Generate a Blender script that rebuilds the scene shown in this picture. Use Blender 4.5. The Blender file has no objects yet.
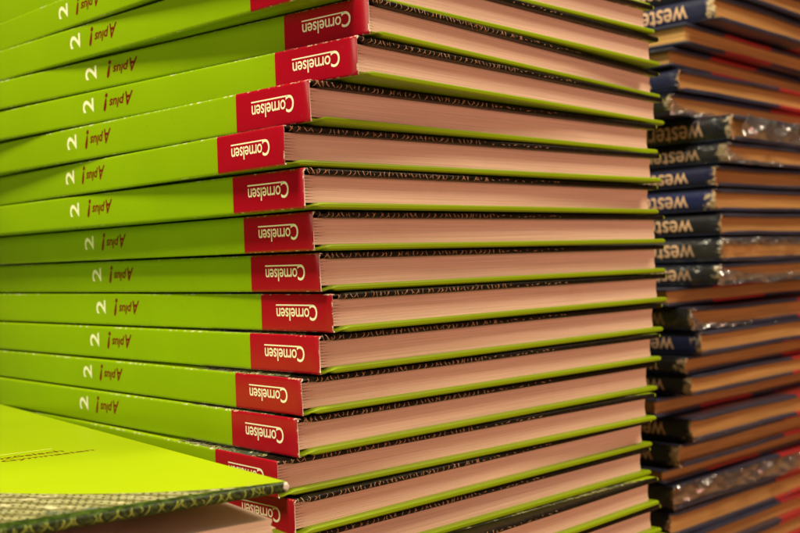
import bpy, math, random
from mathutils import Matrix, Vector
R = math.radians
C = bpy.context.scene.collection
mm = 0.001

# ------------------------------------------------------------------ helpers
def link(o, parent=None):
    C.objects.link(o)
    if parent: o.parent = parent
    return o

class MB:
    """collects faces with material slots, builds ONE mesh object"""
    def __init__(s): s.v = []; s.f = []; s.m = []; s.smooth = []
    def add(s, vs, fs, mi=0, sm=False):
        b = len(s.v); s.v += [tuple(p) for p in vs]
        for f in fs:
            s.f.append([b + i for i in f]); s.m.append(mi); s.smooth.append(sm)
    def loft(s, rings, mi=0, caps=True, capmi=None, sm=False, mfun=None):
        n = len(rings[0]); b = len(s.v)
        for r in rings: s.v += [tuple(p) for p in r]
        for k in range(len(rings) - 1):
            for i in range(n):
                j = (i + 1) % n
                f = [b + k*n + i, b + (k+1)*n + i, b + (k+1)*n + j, b + k*n + j]
                s.f.append(f); s.smooth.append(sm)
                c = [sum(s.v[q][a] for q in f) / 4 for a in range(3)]
                s.m.append(mfun(c) if mfun else mi)
        if caps:
            cm = mi if capmi is None else capmi
            s.f.append([b + i for i in range(n)]); s.m.append(cm); s.smooth.append(False)
            s.f.append([b + (len(rings)-1)*n + i for i in reversed(range(n))]); s.m.append(cm); s.smooth.append(False)
    def mesh(s, name, mats):
        me = bpy.data.meshes.new(name); me.from_pydata(s.v, [], s.f)
        for m in mats: me.materials.append(m)
        for p, mi, sm in zip(me.polygons, s.m, s.smooth):
            p.material_index = mi; p.use_smooth = sm
        me.update()
        return me

def fix_normals(me):
    import bmesh
    bm = bmesh.new(); bm.from_mesh(me)
    bmesh.ops.recalc_face_normals(bm, faces=bm.faces[:])
    bm.to_mesh(me); bm.free()
    return me

def text_geo(body, bold=0.0, shear=0.0, space=1.0):
    cu = bpy.data.curves.new('lettering', 'FONT'); cu.body = body
    cu.size = 1; cu.offset = bold; cu.shear = shear; cu.space_character = space; cu.resolution_u = 4
    o = bpy.data.objects.new('lettering', cu); C.objects.link(o)
    dg = bpy.context.evaluated_depsgraph_get()
    me = bpy.data.meshes.new_from_object(o.evaluated_get(dg))
    vs = [(v.co.x, v.co.y) for v in me.vertices]; fs = [list(p.vertices) for p in me.polygons]
    bpy.data.objects.remove(o); bpy.data.curves.remove(cu); bpy.data.meshes.remove(me)
    return vs, fs

def fit_text(g, w, h):
    """scale to box: 0..w, 0..h"""
    vs, fs = g
    x0 = min(v[0] for v in vs); x1 = max(v[0] for v in vs)
    y0 = min(v[1] for v in vs); y1 = max(v[1] for v in vs)
    return [((x - x0) / (x1 - x0) * w, (y - y0) / (y1 - y0) * h) for x, y in vs], fs

# ------------------------------------------------------------------ materials
def new_mat(name):
    m = bpy.data.materials.new(name); m.use_nodes = True
    nt = m.node_tree; p = nt.nodes['Principled BSDF']
    return m, nt, p
def N(nt, t, **kw):
    n = nt.nodes.new(t)
    for k, v in kw.items(): setattr(n, k, v)
    return n
def L(nt, a, b): nt.links.new(a, b)
def math_node(nt, op, a, b=None, clamp=False):
    n = N(nt, 'ShaderNodeMath', operation=op); n.use_clamp = clamp
    for i, q in enumerate((a, b)):
        if q is None: continue
        if isinstance(q, (int, float)): n.inputs[i].default_value = q
        else: L(nt, q, n.inputs[i])
    return n.outputs[0]
def mix(nt, fac, a, b):
    n = N(nt, 'ShaderNodeMix', data_type='RGBA')
    for i, q in ((0, fac), (6, a), (7, b)):
        if isinstance(q, (int, float)): n.inputs[i].default_value = q
        elif isinstance(q, tuple): n.inputs[i].default_value = (*q, 1)
        else: L(nt, q, n.inputs[i])
    return n.outputs[2]
def coords(nt, scale=(1, 1, 1), jitter=True):
    tc = N(nt, 'ShaderNodeTexCoord'); mp = N(nt, 'ShaderNodeMapping')
    mp.inputs['Scale'].default_value = scale
    L(nt, tc.outputs['Object'], mp.inputs['Vector'])
    if jitter:
        oi = N(nt, 'ShaderNodeObjectInfo')
        ml = N(nt, 'ShaderNodeMath', operation='MULTIPLY'); ml.inputs[1].default_value = 37.0
        L(nt, oi.outputs['Random'], ml.inputs[0])
        cb = N(nt, 'ShaderNodeCombineXYZ')
        for i in range(3): L(nt, ml.outputs[0], cb.inputs[i])
        L(nt, cb.outputs[0], mp.inputs['Location'])
    return mp.outputs[0]
def noise(nt, scale, det=4, rough=.55, vec=None, sc=(1, 1, 1)):
    n = N(nt, 'ShaderNodeTexNoise'); n.inputs['Scale'].default_value = scale
    n.inputs['Detail'].default_value = det; n.inputs['Roughness'].default_value = rough
    L(nt, vec if vec is not None else coords(nt, sc), n.inputs['Vector'])
    return n.outputs['Fac']
def ramp(nt, fac, a, b, ca=(0, 0, 0), cb=(1, 1, 1)):
    n = N(nt, 'ShaderNodeValToRGB'); e = n.color_ramp.elements
    e[0].position = a; e[1].position = b; e[0].color = (*ca, 1); e[1].color = (*cb, 1)
    L(nt, fac, n.inputs[0]); return n.outputs[0]
def bump(nt, p, h, strength, dist):
    b = N(nt, 'ShaderNodeBump'); b.inputs['Strength'].default_value = strength; b.inputs['Distance'].default_value = dist
    L(nt, h, b.inputs['Height']); L(nt, b.outputs[0], p.inputs['Normal'])

def cover_base(name, col, rough=.38, var=.12, coat=.05, grain=.25, edge=False):
    m, nt, p = new_mat(name)
    big = noise(nt, 22, 3); dark = tuple(c * (1 - var) for c in col); lite = tuple(min(1, c * (1 + var)) for c in col)
    c = mix(nt, big, dark, lite)
    sp = noise(nt, 900, 2)
    c = mix(nt, ramp(nt, sp, .70, .78), c, tuple(min(1, q * .6 + .03) for q in col))
    if edge:   # rubbed arrises along the top of the spine and at its tail
        tc = N(nt, 'ShaderNodeTexCoord'); sx = N(nt, 'ShaderNodeSeparateXYZ'); L(nt, tc.outputs['Object'], sx.inputs[0])
        e1 = math_node(nt, 'GREATER_THAN', sx.outputs[2], .01135); e2 = math_node(nt, 'LESS_THAN', sx.outputs[1], .0006)
        e3 = math_node(nt, 'LESS_THAN', sx.outputs[2], .0004)
        e = math_node(nt, 'MAXIMUM', e1, math_node(nt, 'MAXIMUM', e2, e3))
        wv = math_node(nt, 'MULTIPLY', ramp(nt, noise(nt, 420, 4, .7), .53, .60), ramp(nt, noise(nt, 24, 2), .44, .56))
        c = mix(nt, math_node(nt, 'MULTIPLY', e, wv), c, (.62, .58, .42))
    L(nt, c, p.inputs['Base Color'])
    L(nt, math_node(nt, 'ADD', math_node(nt, 'MULTIPLY', noise(nt, 70, 4), .24), rough - .12), p.inputs['Roughness'])
    p.inputs['Coat Weight'].default_value = coat; p.inputs['Coat Roughness'].default_value = .25
    p.inputs['Specular IOR Level'].default_value = .28
    bump(nt, p, noise(nt, 2600, 2), grain, .00006)
    return m
lime = cover_base('lime_cover', (.235, .375, .001))
lime_spine = cover_base('lime_spine', (.235, .385, .001), coat=.18, rough=.34, edge=True)
red = cover_base('red_label', (.36, .002, .014), var=.08, coat=.3, rough=.32, edge=True)
cream = cover_base('cream_print', (.86, .84, .62), var=.03, grain=.05)
maroon = cover_base('maroon_print', (.15, .008, .004), var=.1, grain=.05)
pale_yellow = cover_base('pale_yellow_print', (.75, .78, .15), var=.05)
white_board = cover_base('bare_board', (.70, .66, .55), rough=.9, coat=0, var=.25)
curl_ink = cover_base('curl_print', (.46, .27, .15), rough=.5, var=.5, coat=0)
curl_green = cover_base('green_curl_print', (.20, .26, .03), rough=.4, var=.5)
plain = None

def paper(name, col, var=.12, linefreq=9000, warm=(1, .93, .82)):
    m, nt, p = new_mat(name)
    v = coords(nt, (18, 18, linefreq))
    ln = noise(nt, 1.0, 3, .6, v)
    v2 = coords(nt, (5, 5, 900)); l2 = noise(nt, 1.0, 2, .5, v2)
    c = mix(nt, ramp(nt, ln, .34, .66), tuple(q * (1 - var * 1.9) for q in col), tuple(min(1, q * (1 + var)) for q in col))
    c = mix(nt, math_node(nt, 'MULTIPLY', ramp(nt, l2, .3, .7), .5), c, tuple(q * w for q, w in zip(col, warm)))
    st = noise(nt, 45, 5, .6)
    c = mix(nt, math_node(nt, 'MULTIPLY', ramp(nt, st, .60, .75), .25), c, tuple(q * w * .75 for q, w in zip(col, (1, .85, .7))))
    L(nt, c, p.inputs['Base Color'])
    p.inputs['Roughness'].default_value = .8; p.inputs['Specular IOR Level'].default_value = .2
    h = math_node(nt, 'ADD', ln, l2)
    bump(nt, p, h, .55, .00025)
    return m
pages = paper('page_edges', (.80, .60, .51), .12, 4800)
old_pages = paper('yellowed_page_edges', (.50, .295, .105), .24, 3200, (.8, .68, .5))
sheet_mat = cover_base('endpaper', (.74, .56, .42), rough=.7, coat=0, var=.05)

# printed front cover: lime above, a photograph strip running in a wedge along the tail edge
def printed_cover(name, ink_a, ink_b, worn_tip=False):
    W_ = .195
    m, nt, p = new_mat(name)
    tc = N(nt, 'ShaderNodeTexCoord'); sx = N(nt, 'ShaderNodeSeparateXYZ'); L(nt, tc.outputs['Object'], sx.inputs[0])
    X, Y, Z = sx.outputs
    t = math_node(nt, 'DIVIDE', math_node(nt, 'SUBTRACT', W_, X), W_, True)
    yb = math_node(nt, 'MINIMUM', math_node(nt, 'ADD', math_node(nt, 'MULTIPLY', math_node(nt, 'POWER', t, 1.9), .40), .0008), .060)
    fore = math_node(nt, 'GREATER_THAN', X, W_ - .0011)
    inside = math_node(nt, 'MULTIPLY', math_node(nt, 'LESS_THAN', Y, yb), math_node(nt, 'SUBTRACT', 1.0, fore))
    limec = mix(nt, noise(nt, 22, 3), (.295, .415, .002), (.36, .485, .003))
    # the photograph: pale facade of windows with dark joints, teal and ochre blotches
    vec = N(nt, 'ShaderNodeMapping'); vec.inputs['Rotation'].default_value = (0, 0, R(24)); L(nt, tc.outputs['Object'], vec.inputs['Vector'])
    br = N(nt, 'ShaderNodeTexBrick'); br.inputs['Scale'].default_value = 150
    br.inputs['Color1'].default_value = (.66, .63, .36, 1); br.inputs['Color2'].default_value = (.46, .42, .20, 1); br.inputs['Mortar'].default_value = (.035, .035, .012, 1)
    br.inputs['Mortar Size'].default_value = .055; br.inputs['Brick Width'].default_value = .55; br.inputs['Row Height'].default_value = .22
    L(nt, vec.outputs[0], br.inputs['Vector'])
    c = mix(nt, ramp(nt, noise(nt, 60, 4, .6), .50, .60), br.outputs[0], (.05, .08, .07))
    c = mix(nt, ramp(nt, noise(nt, 240, 4, .6), .58, .64), c, (.62, .58, .38))
    wv = N(nt, 'ShaderNodeTexWave'); wv.inputs['Scale'].default_value = 55; wv.inputs['Distortion'].default_value = 1.5; wv.inputs['Detail Scale'].default_value = 4
    v2 = N(nt, 'ShaderNodeMapping'); v2.inputs['Rotation'].default_value = (0, 0, R(-38)); L(nt, tc.outputs['Object'], v2.inputs['Vector']); L(nt, v2.outputs[0], wv.inputs['Vector'])
    c = mix(nt, math_node(nt, 'MULTIPLY', ramp(nt, wv.outputs['Fac'], .62, .80), .75), c, (.09, .075, .02))
    low = math_node(nt, 'LESS_THAN', Y, math_node(nt, 'ADD', .0012, math_node(nt, 'MULTIPLY', t, .012)))
    dk = mix(nt, ramp(nt, noise(nt, 700, 3), .45, .65), ink_a, ink_b)
    c = mix(nt, low, c, dk)
    c = mix(nt, inside, limec, c)
    if worn_tip:
        dx = math_node(nt, 'SUBTRACT', W_, X); cd_ = math_node(nt, 'ADD', dx, math_node(nt, 'MAXIMUM', Y, 0.0))
        tip = math_node(nt, 'ADD', math_node(nt, 'MULTIPLY', cd_, -260.0), math_node(nt, 'MULTIPLY', noise(nt, 600, 4, .7), 1.0))
        c = mix(nt, ramp(nt, tip, .02, .16), c, (.62, .60, .52))
    L(nt, c, p.inputs['Base Color'])
    p.inputs['Roughness'].default_value = .42; p.inputs['Specular IOR Level'].default_value = .2
    bump(nt, p, noise(nt, 2600, 2), .2, .00006)
    return m
printed = printed_cover('printed_cover', (.004, .003, .002), (.016, .011, .006))
printed_front = printed_cover('green_edged_cover', (.008, .019, .003), (.05, .085, .010), True)

def worn_cloth(name, col, tan=(.66, .50, .32), band=False, spine=False):
    m, nt, p = new_mat(name)
    tc = N(nt, 'ShaderNodeTexCoord'); sx = N(nt, 'ShaderNodeSeparateXYZ'); L(nt, tc.outputs['Object'], sx.inputs[0])
    oi = N(nt, 'ShaderNodeObjectInfo')
    c = mix(nt, noise(nt, 30, 4), tuple(q * .6 for q in col), tuple(q * 1.4 for q in col))
    if spine:
        c = mix(nt, .85, c, oi.outputs['Color'])
        w = math_node(nt, 'ADD', math_node(nt, 'MULTIPLY', sx.outputs[1], -120.0), .95)
        w = math_node(nt, 'ADD', w, math_node(nt, 'MULTIPLY', math_node(nt, 'SUBTRACT', noise(nt, 190, 5, .7), .5), 3.4))
        w = math_node(nt, 'ADD', w, math_node(nt, 'MULTIPLY', math_node(nt, 'SUBTRACT', oi.outputs['Random'], .4), .7))
        wear = ramp(nt, w, .68, .86)
    else:
        wear = ramp(nt, noise(nt, 130, 6, .75), .58, .68)
    if band:
        b = math_node(nt, 'MULTIPLY', math_node(nt, 'GREATER_THAN', sx.outputs[0], band[0]), math_node(nt, 'LESS_THAN', sx.outputs[0], band[1]))
        c = mix(nt, b, c, (.36, .018, .022))
    c = mix(nt, wear, c, mix(nt, noise(nt, 500, 4), tan, tuple(q * .45 for q in tan)) if spine else tuple(q * .5 + .06 for q in col))
    L(nt, c, p.inputs['Base Color'])
    p.inputs['Roughness'].default_value = .42
    p.inputs['Coat Weight'].default_value = .6; p.inputs['Coat Roughness'].default_value = .22
    bump(nt, p, noise(nt, 220, 5, .65), .5, .0005)
    return m
navy_board = worn_cloth('navy_board', (.026, .031, .066), band=(.117, .168))
navy_board_back = worn_cloth('navy_back_board', (.026, .031, .066), band=(.084, .144))
navy_spine = worn_cloth('navy_spine', (.014, .019, .075), spine=True)
copper_print = cover_base('copper_print', (.72, .46, .30), var=.15, grain=.05)
tan_board = cover_base('tan_card', (.45, .30, .16), rough=.9, coat=0, var=.5)
def film_mat(name, a0, a1):
    m, nt, p = new_mat(name); nt.nodes.remove(p); out = nt.nodes['Material Output']
    tr = N(nt, 'ShaderNodeBsdfTransparent'); gl = N(nt, 'ShaderNodeBsdfGlossy'); df = N(nt, 'ShaderNodeBsdfTranslucent')
    gl.inputs['Roughness'].default_value = .2; gl.inputs['Color'].default_value = (.95, .95, 1, 1); df.inputs['Color'].default_value = (.7, .7, .7, 1)
    tr.inputs['Color'].default_value = (.9, .9, .9, 1)
    b = N(nt, 'ShaderNodeBump'); b.inputs['Strength'].default_value = 1; b.inputs['Distance'].default_value = .0022
    vo = N(nt, 'ShaderNodeTexVoronoi'); vo.feature = 'SMOOTH_F1'; vo.inputs['Scale'].default_value = 90; L(nt, coords(nt, (.4, 1, 2.6)), vo.inputs['Vector'])
    h = math_node(nt, 'ADD', vo.outputs['Distance'], math_node(nt, 'MULTIPLY', noise(nt, 200, 4), .5))
    L(nt, h, b.inputs['Height']); L(nt, b.outputs[0], gl.inputs['Normal'])
    m1 = N(nt, 'ShaderNodeMixShader'); m1.inputs[0].default_value = .85; L(nt, df.outputs[0], m1.inputs[1]); L(nt, gl.outputs[0], m1.inputs[2])
    m2 = N(nt, 'ShaderNodeMixShader'); L(nt, ramp(nt, noise(nt, 60, 4), .35, .7, (a0,) * 3, (a1,) * 3), m2.inputs[0])
    L(nt, tr.outputs[0], m2.inputs[1]); L(nt, m1.outputs[0], m2.inputs[2]); L(nt, m2.outputs[0], out.inputs[0])
    return m
film = film_mat('plastic_film', .22, .60)
clear_film = film_mat('clear_film', .01, .10)
def wood():
    m, nt, p = new_mat('table_wood')
    c = mix(nt, noise(nt, 6, 6, .6, None, (1, 14, 1)), (.12, .065, .03), (.24, .14, .07))
    L(nt, c, p.inputs['Base Color']); p.inputs['Roughness'].default_value = .45
    return m

# ------------------------------------------------------------------ green book
W, H, T, BT = .195, .262, .0119, .0020

def cover_profile(t, top, zs=1):
    """board with its hinge, (x,z) in metres; z measured from the outer face"""
    pr = [(.5, .45), (1.3, .12), (2.4, .22), (3.6, .62), (4.8, .55), (6.2, .05), (7.5, 0)]
    pr += [(195 - 1.0, 0), (195 - .35, .22), (195, .75), (195, 1.3), (195 - .35, 1.8), (195 - 1.0, 2.0)]
    pr += [(7, 2.0), (5.6, 1.75), (4.4, 1.25), (2.6, .85), (1.4, .75), (.7, .85)]
    out = [(x * mm, (t - z * zs * mm) if top else z * zs * mm) for x, z in pr]
    return out
def cover_rings(t, top, zs=1):
    pr = cover_profile(t, top, zs); zc = t - .001 * zs if top else .001 * zs
    rings = []
    for y, k in ((0, .40), (.00012, .64), (.00035, .84), (.0007, .96), (.0011, 1), (.03, 1), (H - .0011, 1), (H - .00035, .84), (H, .40)):
        rings.append([(x - (W * .5 - abs(x - W * .5) < .001) * (1 - k) * .0006 * (1 if x > .1 else 0), y, zc + (z - zc) * k) for x, z in pr])
    return rings

def back_cover_mesh(t):
    b = MB(); b.loft(cover_rings(t, False), 0)
    return fix_normals(b.mesh('back_cover', [lime]))

def arc(b, cx, cz, h, w, lean, side, y, mi, wid=.00022):
    """one printed curl: a bent ribbon standing just proud of the tail face"""
    n = 7; pts = []
    for i in range(n):
        u = i / (n - 1) - .5
        pts.append((cx + side * w * (1 - (2 * u) ** 2) + lean * u * h, cz + u * h))
    vs = []
    for i, (x, z) in enumerate(pts):
        a = pts[max(0, i - 1)]; c = pts[min(n - 1, i + 1)]
        dx, dz = c[0] - a[0], c[1] - a[1]; l = math.hypot(dx, dz) or 1
        ww = wid * (.45 + .55 * math.sin(math.pi * (i + .7) / (n + .4)))
        for q in (-1, 1):
            xx, zz = x + q * dz / l * ww, z - q * dx / l * ww
            vs.append((xx, y(zz), zz))
    b.add(vs, [[2*i, 2*i + 1, 2*i + 3, 2*i + 2] for i in range(n - 1)], mi)

def front_cover_mesh(t, seed, ink=None, extra=None, zs=1):
    rnd = random.Random(seed)
    b = MB(); b.loft(cover_rings(t, True, zs), 0)
    me0 = fix_normals(b.mesh('front_cover', [printed_front if zs > 1 else printed, ink or curl_ink, maroon, pale_yellow, white_board]))
    def on_edge(z):      # depth of the rounded tail edge at height z
        r = min(.99, abs(z - (t - .001 * zs)) / (.001 * zs)); pts = ((0, 0), (.40, 0), (.64, .00012), (.84, .00035), (.96, .0007), (1, .0011))
        for (r0_, y0), (r1, y1) in zip(pts, pts[1:]):
            if r <= r1: return y0 + (y1 - y0) * (r - r0_) / (r1 - r0_) - .00004
    b2 = MB(); x = .0022
    q = zs; far = .190 if zs > 1 else .125
    while x < far:
        zc = t - .00100 * q; f = max(.35, 1 - max(0, x - .075) / .06)
        k = rnd.random()
        if x < .085 or zs > 1:
            side = rnd.choice((-1, 1))
            arc(b2, x, zc + rnd.uniform(-.15, .15) * mm, rnd.uniform(1.5, 1.95) * mm * q, rnd.uniform(.3, .75) * mm * q, rnd.uniform(-.2, .9) * side, side, on_edge, 1, rnd.uniform(.09, .17) * mm * q)
            if k < .55: arc(b2, x + .0011 * q, zc + rnd.uniform(-.3, .4) * mm, rnd.uniform(.5, 1.1) * mm * q, .35 * mm * q, rnd.uniform(-1, 1), -side, on_edge, 1, .00010 * q)
            x += rnd.uniform(1.5, 3.6) * mm * (q if q == 1 else .8)
        else:
            arc(b2, x, zc + rnd.uniform(-.3, .3) * mm, rnd.uniform(.2, .45) * mm, .3 * mm, rnd.uniform(-6, 6), 1, on_edge, 1, .00010)
            x += rnd.uniform(2.0, 5.5) * mm
    if extra: extra(b2)
    # merge the print into the cover's own mesh
    n0 = len(me0.vertices)
    vs = [tuple(v.co) for v in me0.vertices] + b2.v
    fs = [list(p.vertices) for p in me0.polygons] + [[n0 + i for i in f] for f in b2.f]
    ms = [p.material_index for p in me0.polygons] + b2.m
    me = bpy.data.meshes.new('front_cover'); me.from_pydata(vs, [], fs)
    for m in me0.materials: me.materials.append(m)
    for p, mi in zip(me.polygons, ms): p.material_index = mi
    me.update(); bpy.data.meshes.remove(me0)
    return me

LAB = .0348
def add_spine_print(b, t, xs, label):
    def up_down(g, w, h, y0, z0, mi):      # reads upside down; (y0,z0) = where its lower left lies
        vs, fs = fit_text(g, w, h)
        b.add([(xs, y0 + x, z0 - y) for x, y in vs], fs, mi)
    if label:   # publisher's word on the red label: tall C, small letters and a bar under them
        z0 = t * .715
        up_down(text_geo('C', .012), .0036, .0049, .0072, z0, 2)
        g = text_geo('ornelsen', .008, 0, .96); vs, fs = fit_text(g, .0160, .0040)
        b.add([(xs, .0110 + x, z0 - .00105 - y) for x, y in vs], fs, 2)
        b.add([(xs, .0098, z0), (xs, .0272, z0), (xs, .0272, z0 - .00042), (xs, .0098, z0 - .00042)], [[0, 1, 2, 3]], 2)
        return
    # series title, hand lettered in dark red, and a big volume number lying on its side
    up_down(text_geo('A', .022, .3), .0046, .0050, .1078, t * .78, 3)
    up_down(text_geo('plus', .026, .25), .0092, .0046, .1130, t * .74, 3)
    up_down(text_geo('!', .035, .25), .0028, .0066, .1230, t * .85, 3)
    vs, fs = fit_text(text_geo('2', .012), .0052, .0068)
    b.add([(xs, .1320 + y, t * .35 + x) for x, y in vs], fs, 2)

def spine_mesh(t, seed):
    rnd = random.Random(seed)
    b = MB(); e = .12 * mm
    pr = [(.9, .25), (.45, .1), (.18, .28), (.05, .6), (0, 1.1)]
    outer = [(x * mm, z * mm) for x, z in pr]; outer = outer + [(x, t - z) for x, z in reversed(outer)]
    inner = [(x + .34 * mm, t * .5 + (z - t * .5) * .95) for x, z in reversed(outer)]
    prof = outer + inner
    out = []
    for part, ys in (('spine', [LAB, .08, .16, H - .0004, H]), ('spine_label', [0, .0004, .004, .012, LAB])):
        b = MB(); rings = []
        for y in ys:
            rings.append([(x + (.00012 if y in (0, H) else 0), y + (rnd.uniform(0, .0006) if y == 0 else 0), z) for x, z in prof])
        b.loft(rings, 1 if part == 'spine_label' else 0, False, None, True)
        nr = len(prof); e = 0 if part == 'spine_label' else (len(rings) - 1) * nr     # only the outer end is closed
        hw = nr // 2
        for i in range(hw - 1):
            o4 = b.v[e + i], b.v[e + i + 1], b.v[e + nr - 2 - i], b.v[e + nr - 1 - i]
            b.add(o4, [[0, 1, 2, 3]], 4 if part == 'spine_label' else 0)
        me0 = fix_normals(b.mesh(part, [lime_spine, red, cream, maroon, white_board]))
        b2 = MB(); add_spine_print(b2, t, -.00003, part == 'spine_label')
        n0 = len(me0.vertices); sm = [p.use_smooth for p in me0.polygons] + [False] * len(b2.f)
        vs = [tuple(v.co) for v in me0.vertices] + b2.v
        fs = [list(p.vertices) for p in me0.polygons] + [[n0 + i for i in f] for f in b2.f]
        ms = [p.material_index for p in me0.polygons] + b2.m
        me = bpy.data.meshes.new(part); me.from_pydata(vs, [], fs)
        for m in me0.materials: me.materials.append(m)
        for p, mi, q in zip(me.polygons, ms, sm): p.material_index = mi; p.use_smooth = q
        me.update(); bpy.data.meshes.remove(me0); out.append(me)
    return out

def block_mesh(t, seed, mat, x0=.0010, nsig=9, w=W, inset=.0032, bt=BT, h=H, deep=(3, 6.5)):
    """text block: sewn sections leave wedge-shaped slits beside the spine"""
    rnd = random.Random(seed); b = MB()
    zl, zh = bt - .0001, t - bt + .0001; hs = (zh - zl) / nsig
    left = []
    for k in range(nsig):
        a = zl + k * hs; c = a + hs; g = rnd.uniform(.10, .19) * hs
        xx = x0 + rnd.uniform(0, .5) * mm
        left += [(xx + .25 * mm, a + g), (xx, a + hs * .5), (xx + .25 * mm, c - g)]
        if k < nsig - 1: left.append((x0 + rnd.uniform(*deep) * mm, c))
    xr = w - inset
    right = [(xr - .0004, zh)]
    for k in range(1, 8):
        u = k / 8; right.append((xr - .0008 * math.sin(math.pi * u) + rnd.uniform(-.1, .1) * mm, zh + (zl - zh) * u))
    right.append((xr - .0004, zl))
    prof = [(x0 + 2.2 * mm, zl)] + left + [(x0 + 2.2 * mm, zh)] + right
    b.loft([[(x, y, z) for x, z in prof] for y in (inset, h - inset)], 0)
    import bmesh
    me = b.mesh('page_block', [mat]); bm = bmesh.new(); bm.from_mesh(me)
    bmesh.ops.triangulate(bm, faces=[f for f in bm.faces if len(f.verts) > 4])
    bmesh.ops.recalc_face_normals(bm, faces=bm.faces[:])
    bm.to_mesh(me); bm.free()
    return me

NV = 4
G = [dict(back_cover=back_cover_mesh(T), front_cover=front_cover_mesh(T, 10 + i), spine=spine_mesh(T, 20 + i), page_block=block_mesh(T, 30 + i, pages)) for i in range(NV)]

def thing(name, label, cat, loc, rz, group=None):
    o = bpy.data.objects.new(name, None); o.empty_display_size = .02; link(o)
    o.location = loc; o.rotation_euler = (0, 0, rz)
    o['label'] = label; o['category'] = cat
    if group: o['group'] = group
    return o
def green_book(x, y, th, zb, t, label, i):
    r = thing('green_textbook', label, 'book', (x, y, zb), R(th), 'green textbooks stacked spine out')
    r.scale = (1, 1, t / T)
    for part, me in G[i % NV].items():
        if part == 'spine':
            sp = link(bpy.data.objects.new('spine', me[0]), r); link(bpy.data.objects.new('spine_label', me[1]), sp)
        else: link(bpy.data.objects.new(part, me), r)
    return r

# measured poses: corner x, y, turn, underside, thickness (the stack is not tidy)
STACK = [
(-0.0267,0.3153,45.75,0.10282,0.01180,'lime green hardback at the very top left, only a sliver of its spine in view'),
(-0.0279,0.3112,45.20,0.09071,0.01192,'lime green hardback second from the top of its stack, red label outside the picture'),
(-0.0181,0.3110,47.84,0.07809,0.01233,'lime green hardback whose red label shows only a corner at the top edge'),
(-0.0067,0.3150,51.28,0.06621,0.01144,'lime green hardback with the topmost complete white word, its spine end sticking out furthest right'),
(-0.0103,0.3127,49.87,0.05398,0.01174,'lime green hardback just under the one that sticks out furthest right'),
(-0.0246,0.3129,46.22,0.04087,0.01257,'lime green hardback resting on the one pushed furthest left, bright worn upper spine edge'),
(-0.0325,0.3132,43.17,0.02845,0.01201,'lime green hardback in the upper half pushed furthest left, with the book above overhanging it'),
(-0.0273,0.3155,45.24,0.01584,0.01215,'lime green hardback directly beneath the one pushed furthest left in the upper half'),
(-0.0255,0.3218,44.53,0.00339,0.01198,'lime green hardback just above eye level, two below the one pushed furthest left'),
(-0.0243,0.3270,44.59,-0.00918,0.01210,'lime green hardback whose spine runs level at mid height of the picture'),
(-0.0208,0.3269,45.64,-0.02182,0.01217,'lime green hardback whose red label reaches furthest right in the lower half'),
(-0.0252,0.3267,44.91,-0.03448,0.01215,'lime green hardback just below the one reaching furthest right in the lower half'),
(-0.0308,0.3250,43.56,-0.04661,0.01161,'lime green hardback resting on the one with the lowest complete white word'),
(-0.0324,0.3252,43.71,-0.05926,0.01220,'lime green hardback with the lowest complete red label and white word'),
(-0.0389,0.3242,41.78,-0.07114,0.01154,"lime green hardback whose red label is half hidden by the front book's pointed corner"),
(-0.0340,0.3239,44.23,-0.08314,0.01174,'lime green hardback with only a dark red spine end visible below the pointed cover corner'),
(-0.0355,0.3242,43.96,-0.09513,0.01179,'lime green hardback directly above the lowest green book that shows its patterned top cover'),
(-0.0291,0.3151,45.85,-0.10713,0.01180,'lime green hardback showing a strip of patterned top cover at the bottom of the picture'),
(-0.0300,0.3190,45.0,-0.11920,0.01190,'lime green hardback lowest in view, just page edges in the bottom edge right of centre'),
]
for i, (x, y, th, zb, t, lab) in enumerate(STACK): green_book(x, y, th, zb, t, lab, i)
TABLE = -.1790
n = 5; z = -.1194
for k in range(n):
    t = (z - TABLE) / (n - k) - .0001; z -= t + .0001
    green_book(-.030 + .002 * (-1) ** k, .318, 44.5 + k * .6, z, t, 'lime green hardback at the foot of the stack, under the lowest page edges in view', k + 1)

# ------------------------------------------------------------------ open book in front
FT = .0150
def front_extra(b):
    z = FT + .00003
    def cover_text(s, w, h, x1, y0, mi, bold=.015):
        vs, fs = fit_text(text_geo(s, bold), w, h)
        b.add([(x1 - w + x, y0 + y, z) for x, y in vs], fs, mi)
    FX, FY = .1775, .0905
    cover_text('Französisch', .0285, .0042, FX - .0075, FY + .0058, 2)
    cover_text('für Gymnasien', .0365, .0046, FX, FY - .001, 2)
    b.add([(FX - .050, FY + .0145, z), (FX - .0085, FY + .0145, z), (FX - .0085, FY + .0154, z), (FX - .050, FY + .0154, z)], [[0, 1, 2, 3]], 3)
fyaw = 35.0; fu = Vector((math.cos(R(fyaw)), math.sin(R(fyaw)), 0))
FC = Vector((-.0288, .2650, -.0537))          # tip of the cover: tail and fore-edge corner, top face
froot = FC - fu * W; froot.z = FC.z - FT
fb = thing('open_textbook', 'bright lime green book lying ajar in front with its pointed cover corner raised', 'book', froot, R(fyaw))
fc = link(bpy.data.objects.new('front_cover', front_cover_mesh(FT, 99, curl_green, front_extra, 1.4)), fb)
fc.matrix_local = Matrix.Translation((0, 0, FT)) @ Matrix.Rotation(R(-1.1), 4, 'X') @ Matrix.Translation((0, 0, -FT))
link(bpy.data.objects.new('back_cover', back_cover_mesh(FT)), fb)
link(bpy.data.objects.new('page_block', block_mesh(FT - .0075, 77, pages)), fb)
fs_ = spine_mesh(FT, 78); sp = link(bpy.data.objects.new('spine', fs_[0]), fb); link(bpy.data.objects.new('spine_label', fs_[1]), sp)
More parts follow.
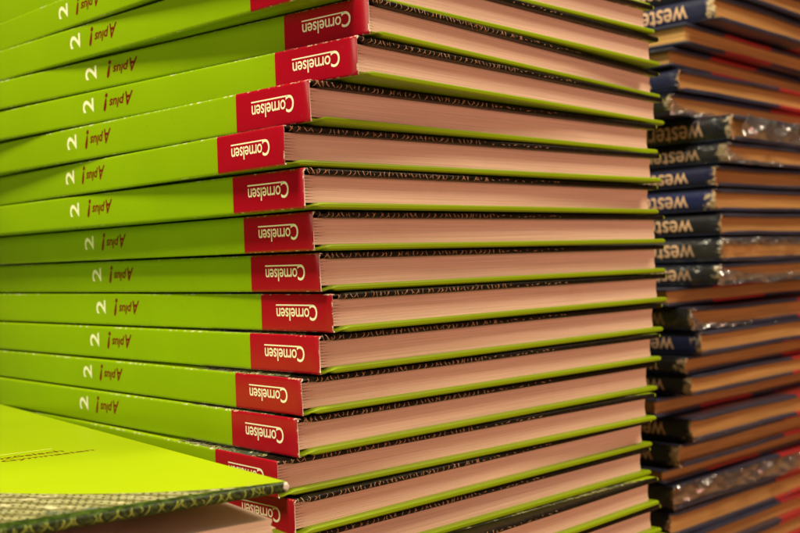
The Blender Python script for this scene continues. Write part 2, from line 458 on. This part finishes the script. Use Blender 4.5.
def flyleaf():
    b = MB(); nx, ny = 40, 30; vs = []
    for j in range(ny + 1):
        for i in range(nx + 1):
            x = .004 + (W - .0065) * i / nx; y = .0035 + (H - .007) * (j / ny) ** 1.6
            a = max(0, (x - .06) / (W - .06))
            drop = .0082 * a ** 1.3 * math.exp(-((y - .0035) / .060) ** 1.4) 
            z = FT - .0045 - (y - .0035) * .0195 - drop + .0010 * max(0, a - .93) / .07
            vs.append((x, y, z))
    fs = [[j*(nx+1)+i, j*(nx+1)+i+1, (j+1)*(nx+1)+i+1, (j+1)*(nx+1)+i] for j in range(ny) for i in range(nx)]
    b.add(vs, fs, 0, True)
    o = link(bpy.data.objects.new('flyleaf', b.mesh('flyleaf', [sheet_mat])), fb)
    s = o.modifiers.new('thickness', 'SOLIDIFY'); s.thickness = .00015
flyleaf()
z = froot.z; n = 9
for k in range(n):
    t = (z - TABLE) / (n - k) - .0001; z -= t + .0001
    q = FC - fu * (W + .002 * (k % 3))
    r = green_book(q.x, q.y, fyaw + .5 * (k % 2), z, t, 'lime green hardback under the open front book, below the picture edge', k)
    r['group'] = 'green textbooks under the open front book'

# ------------------------------------------------------------------ old navy books behind
OW, OH, OT, OB = .190, .258, .0126, .0022
def old_cover(t, top, seed, mat):
    rnd = random.Random(seed); b = MB(); rings = []
    pr = [(-.4, .5), (.8, .05), (3, .35), (5, .1), (7, 0), (22, 0), (40, 0), (60, 0), (84, 0), (84.2, 0), (102, 0), (122, 0), (144, 0), (144.2, 0), (166, 0), (188.5, 0), (189.6, .4), (190, 1.1), (189.6, 1.9), (188.5, 2.2), (166, 2.2), (144.2, 2.2), (144, 2.2), (122, 2.2), (102, 2.2), (84.2, 2.2), (84, 2.2), (60, 2.2), (40, 2.2), (22, 2.2), (7, 2.2), (4.5, 1.5), (1, 1.2)]
    ph = [rnd.uniform(0, 6) for _ in range(3)]; warp = lambda x: 0 if x < 8 else (.30 * math.sin(x / 34 + ph[0]) + .18 * math.sin(x / 13 + ph[1])) * min(1, (x - 8) / 30)
    for y, k in ((0, .6), (.0006, 1), (.02, 1), (OH - .0006, 1), (OH, .6)):
        rg = []
        for x, z in pr:
            zz = 1.1 + (z - 1.1) * k + warp(x)
            rg.append((x * mm, y + rnd.uniform(0, .0005) * (y == 0), t - zz * mm if top else zz * mm))
        rings.append(rg)
    b.loft(rings, 0)
    return fix_normals(b.mesh('front_cover' if top else 'back_cover', [mat]))
def old_spine(t, seed):
    rnd = random.Random(seed); b = MB(); n = 14
    out = []
    for i in range(n + 1):
        u = i / n; zz = .15 * mm + (t - .3 * mm) * u
        out.append((-.0022 * (1 - abs(2 * u - 1) ** 2.6) + .0008, zz))
    prof = out + [(x + .0007, t * .5 + (z - t * .5) * .92) for x, z in reversed(out)]
    rings = []
    torn = [max(0, rnd.gauss(.0004, .0012)) for _ in prof]
    for y in (0, .002, .006, .012, .05, OH):
        rings.append([(x + (rnd.uniform(-.4, .3) * mm if y < .005 else 0), y + (torn[i] if y == 0 else torn[i] * .5 if y == .002 else 0), z) for i, (x, z) in enumerate(prof)])
    b.loft(rings, 0, True, 2, True)
    me0 = fix_normals(b.mesh('spine', [navy_spine, copper_print, tan_board]))
    # word on the spine, reading upside down, wrapped on the rounded back
    vs, fs = fit_text(text_geo('westermann', .004, 0, .98), .0585, .0080)
    import bmesh
    bm = bmesh.new(); bv = [bm.verts.new((x, y, 0)) for x, y in vs]
    for f in fs: bm.faces.new([bv[i] for i in f])
    for _ in range(4):
        lg = [e for e in bm.edges if abs(e.verts[0].co.y - e.verts[1].co.y) > .0008]
        if not lg: break
        bmesh.ops.subdivide_edges(bm, edges=lg, cuts=1)
        bmesh.ops.triangulate(bm, faces=bm.faces[:])
    bm.verts.index_update(); vs = [(v.co.x, v.co.y) for v in bm.verts]; fs = [[v.index for v in f.verts] for f in bm.faces]; bm.free()
    vv = []
    for x, y in vs:
        zz = t * .76 - y; u = (zz - .15 * mm) / (t - .3 * mm)
        vv.append((-.0022 * (1 - abs(2 * u - 1) ** 2.6) + .0008 - .00012, .0165 + x, zz))
    n0 = len(me0.vertices)
    allv = [tuple(v.co) for v in me0.vertices] + vv
    fs2 = [list(p.vertices) for p in me0.polygons] + [[n0 + i for i in f] for f in fs]
    ms = [p.material_index for p in me0.polygons] + [1] * len(fs)
    me = bpy.data.meshes.new('spine'); me.from_pydata(allv, [], fs2)
    for m in me0.materials: me.materials.append(m)
    for p, mi in zip(me.polygons, ms): p.material_index = mi
    me.update(); bpy.data.meshes.remove(me0)
    return me
def old_set(mat, n, s0):
    return [dict(front_cover=old_cover(OT, True, s0 + i, mat), back_cover=old_cover(OT, False, s0 + 10 + i, mat), spine=old_spine(OT, s0 + 20 + i),
            page_block=block_mesh(OT, s0 + 30 + i, old_pages, .0006, 6, OW, (.0022, .0042, .0030, .0055, .0026, .0036)[i], OB, OH, (1, 2))) for i in range(n)]
OLD = {'S': old_set(navy_board, 6, 40), 'F': old_set(navy_board_back, 3, 140)}
def jacket(parent, seed, x0, x1, f, amp):
    """loose torn film hanging round the tail end; f(u) -> (low, high) heights in mm"""
    rnd = random.Random(seed); b = MB(); nx, nz = 90, 14; vs = []
    ph = [rnd.uniform(0, 6) for _ in range(6)]
    for i in range(nx + 1):
        u = i / nx; lo, hi = f(u)
        for j in range(nz + 1):
            w = j / nz; x = (x0 + (x1 - x0) * u) * mm
            y = -(.6 + amp * (.5 + .5 * math.sin(9 * u + ph[0] + 2 * w)) * (.4 + .6 * math.sin(math.pi * w)) + .7 * amp * (1 - 2 * abs(math.sin(13 * u + ph[1] - 2.5 * w))) + .4 * amp * abs(math.sin(31 * u + 4 * w + ph[5]))) * mm
            z = (lo + (hi - lo) * w + .35 * math.sin(17 * u + ph[2]) * (1 if j in (0, nz) else .3)) * mm
            if x < 0: y += -x * .2
            vs.append((x, y, z))
    fs = [[i*(nz+1)+j, (i+1)*(nz+1)+j, (i+1)*(nz+1)+j+1, i*(nz+1)+j+1] for i in range(nx) for j in range(nz)]
    b.add(vs, fs, 0, True)
    # film round the spine end
    vs = []; ny = 14
    for i in range(ny + 1):
        y = (-1.5 + 26 * i / ny) * mm
        for j in range(nz + 1):
            u = .06 + .88 * j / nz; zz = OT * u
            x = -.0022 * (1 - abs(2 * u - 1) ** 2.6) + .0008 - (.35 + .3 * math.sin(i * 1.3 + j * .8 + ph[3])) * mm
            vs.append((x, y + .8 * mm * math.sin(j * 1.1 + ph[4]), zz))
    b.add(vs, [[i*(nz+1)+j, (i+1)*(nz+1)+j, (i+1)*(nz+1)+j+1, i*(nz+1)+j+1] for i in range(ny) for j in range(nz)], 1, True)
    o = link(bpy.data.objects.new('plastic_jacket', b.mesh('plastic_jacket', [film, clear_film])), parent)
    s = o.modifiers.new('thickness', 'SOLIDIFY'); s.thickness = .00008

# corner x, depth, underside, turn, kind: S spine towards us, F fore-edge towards us

BACK = [
(.1767, .1492, 45.0, 'S', 0, 'old dark hardback at the top right edge, nearly all above the picture'),
(.1748, .1361, 45.5, 'S', 0, 'old dark hardback resting on the navy book with the highest copper letters'),
(.1717, .1214, 46.5, 'S', 0, 'old navy hardback whose worn spine with copper letters is highest in the right stack'),
(.1549, .1092, 47.0, 'F', 0, 'old hardback lying fore-edge out directly below the navy book with the highest copper letters'),
(.1472, .0973, 48.0, 'F', 0, 'old hardback lying fore-edge out, second below the navy book with the highest copper letters'),
(.1510, .0845, 45.0, 'S', 0, 'old navy hardback with torn tan spine corner, directly below two books lying fore-edge out'),
(.1464, .0720, 45.5, 'S', 1, 'old hardback with grey film round its corner, just above the one in silver film'),
(.1783, .0577, 46.5, 'S', 2, 'old dark hardback with a big piece of shiny silver film over its page edges'),
(.1758, .0454, 45.0, 'S', 3, 'old dark hardback with frayed spine end directly below the shiny silver film'),
(.1691, .0331, 43.5, 'S', 0, 'old navy hardback second below the book with the shiny silver film'),
(.1687, .0199, 44.0, 'S', 0, 'old hardback with torn pale spine tip, third below the one with shiny silver film'),
(.1710, .0071, 44.5, 'S', 0, 'old black hardback just above the one whose plastic film folds at the spine end'),
(.1716, -.0072, 45.5, 'S', 4, 'old hardback whose plastic film folds open at the spine end, at eye level'),
(.1697, -.0193, 45.0, 'S', 5, 'old dark hardback with crumpled glossy film along its lower edge, mid height of right stack'),
(.1413, -.0296, 44.0, 'F', 0, 'old hardback lying fore-edge out just below the crumpled glossy film'),
(.1541, -.0432, 43.0, 'S', 3, 'old hardback with a bright glint of film on its spine corner and one letter showing'),
(.1590, -.0561, 44.5, 'S', 0, 'old blue-spined hardback in the lower half of the right stack, next below a film glint'),
(.1502, -.0662, 46.0, 'S', 0, 'old dark hardback directly under the blue-spined one in the lower half'),
(.1531, -.0777, 44.5, 'S', 0, 'old dark hardback with chewed spine corner, second under the blue-spined one in the lower half'),
(.1337, -.0888, 45.0, 'F', 0, 'old hardback lying fore-edge out, third under the blue-spined one in the lower half'),
(.1529, -.1026, 43.5, 'S', 0, 'old black hardback with pale torn spine tip, fourth under the blue-spined one'),
(.1456, -.1157, 44.0, 'S', 0, 'old dark hardback with creased spine, lying on a thin book turned fore-edge out'),
(.1363, -.1239, 44.5, 'F', 0, 'thin old hardback lying fore-edge out near the bottom of the right stack'),
(.1417, -.1390, 43.5, 'S', 6, 'old hardback near the bottom right with a long torn strip of film across its pages'),
(.1397, -.1532, 44.0, 'S', 0, 'old dark hardback at the bottom edge with its spine corner cut by the picture edge'),
(.1436, -.1656, 44.5, 'S', 0, 'old hardback second from the bottom, only its far end in the lower right corner'),
(.1410, -.1788, 44.0, 'S', 0, 'old hardback at the very foot of the right stack'),
]
NAVY, BLUE, GREY = (.008, .010, .050, 1), (.010, .016, .10, 1), (.035, .033, .036, 1)
SPINE_TONES = {1: NAVY, 4: NAVY, 7: (.02, .02, .026, 1), 8: NAVY, 9: BLUE, 11: GREY, 12: (.02, .02, .024, 1), 15: BLUE}
top = .1625
for i, (x, zb, th, kind, jk, lab) in enumerate(BACK):
    t = top - zb - .0001; top = zb
    u = Vector((math.cos(R(th)), math.sin(R(th)), 0)); v = Vector((-u.y, u.x, 0))
    p = Vector((x, .57, 0)); rz = R(th)
    if kind == 'F': p = p + u * OW + v * OH; rz += math.pi
    r = thing('worn_hardback', lab, 'book', (p.x, p.y, zb), rz, 'worn navy hardbacks stacked behind on the right')
    tilt = random.Random(i * 7 + 3); q = tilt.uniform(.88, .97)
    r.scale = (1, 1, t * q / OT); r.location.z += t * (1 - q) * .5
    r.rotation_euler[0] = R(tilt.uniform(-.16, .16)); r.rotation_euler[1] = R(tilt.uniform(-.2, .2))
    if kind == 'F': r.location.z += OW * math.sin(r.rotation_euler[1]) - OH * math.sin(r.rotation_euler[0])
    for part, me in OLD[kind][i % len(OLD[kind])].items():
        o = link(bpy.data.objects.new(part, me), r)
        if part == 'spine': o.color = SPINE_TONES.get(i - 1, (.010, .009, .011, 1))
    if jk == 1: jacket(r, 1, -2, 75, lambda u: (-.2, 3 + 6 * math.exp(-u * 8)), 1.2)
    if jk == 2: jacket(r, 2, 10, 150, lambda u: (2.0 - 1.5 * u, 13 - 2 * u), 2.6)
    if jk == 3: jacket(r, 3 + i, -2, 60, lambda u: (0, 2.4 + 8 * math.exp(-u * 9)), 1.0)
    if jk == 4: jacket(r, 4, -2, 120, lambda u: (9.0 - 2 * u, 12.6), 1.5)
    if jk == 5: jacket(r, 5, -2, 150, lambda u: (0, 4.5 + 6 * math.exp(-u * 6)), 2.0)
    if jk == 6: jacket(r, 6, -1, 140, lambda u: (4.5 - 3 * u, 13.5 - 2.5 * u), 2.0)

# ------------------------------------------------------------------ surface they stand on
b = MB(); tz = TABLE - .0002
b.loft([[(-1.0, y, tz - .03), (-1.0, y, tz), (1.4, y, tz), (1.4, y, tz - .03)] for y in (-.2, 1.5)], 0)
tb = link(bpy.data.objects.new('table_top', fix_normals(b.mesh('table_top', [wood()])))); tb['kind'] = 'structure'

# ------------------------------------------------------------------ light
w = bpy.data.worlds.new('World'); bpy.context.scene.world = w; w.use_nodes = True
w.node_tree.nodes['Background'].inputs[0].default_value = (1, .72, .50, 1)
w.node_tree.nodes['Background'].inputs[1].default_value = .03
def area(name, loc, target, size, power, col):
    l = bpy.data.lights.new(name, 'AREA'); l.shape = 'RECTANGLE'; l.size, l.size_y = size; l.energy = power; l.color = col
    o = link(bpy.data.objects.new(name, l)); o.location = loc
    o.rotation_euler = (Vector(target) - Vector(loc)).to_track_quat('-Z', 'Y').to_euler()
area('ceiling_lamp', (-.36, .0, .95), (-.1, .35, 0), (.34, .30), 19, (1, .90, .60))
area('front_fill', (-.75, -.70, .40), (-.1, .4, 0), (.6, .6), 6.0, (1, .92, .66))  # added fill light, evens out the overhang shadows on the green spines
area('overhead_fill', (.75, .30, 1.0), (.2, .5, 0), (.4, .4), 16, (1, .82, .56))  # added light, brightens the far page ends and the back stack
area('warm_lamp', (.95, -.35, .15), (.05, .4, 0), (.6, .5), 5.8, (1, .47, .34))

# ------------------------------------------------------------------ camera
cd = bpy.data.cameras.new('camera'); cam = link(bpy.data.objects.new('camera', cd))
pit, roll = -.00642518, -.03143392
r0 = Vector((1, 0, 0)); up0 = Vector((0, -math.sin(pit), math.cos(pit))); fw = Vector((0, math.cos(pit), math.sin(pit)))
rt = r0 * math.cos(roll) + up0 * math.sin(roll); up = up0 * math.cos(roll) - r0 * math.sin(roll)
m = Matrix.Identity(4)
for i in range(3): m[i][0] = rt[i]; m[i][1] = up[i]; m[i][2] = -fw[i]
cam.matrix_world = m
cd.sensor_width = 36; cd.lens = 1076.12 / 800 * 36; cd.clip_start = .01; cd.clip_end = 50
cd.dof.use_dof = True; cd.dof.focus_distance = .325; cd.dof.aperture_fstop = 21
sc = bpy.context.scene; sc.camera = cam
sc.view_settings.view_transform = 'Standard'; sc.view_settings.look = 'None'
sc.view_settings.exposure = 0; sc.view_settings.gamma = 1
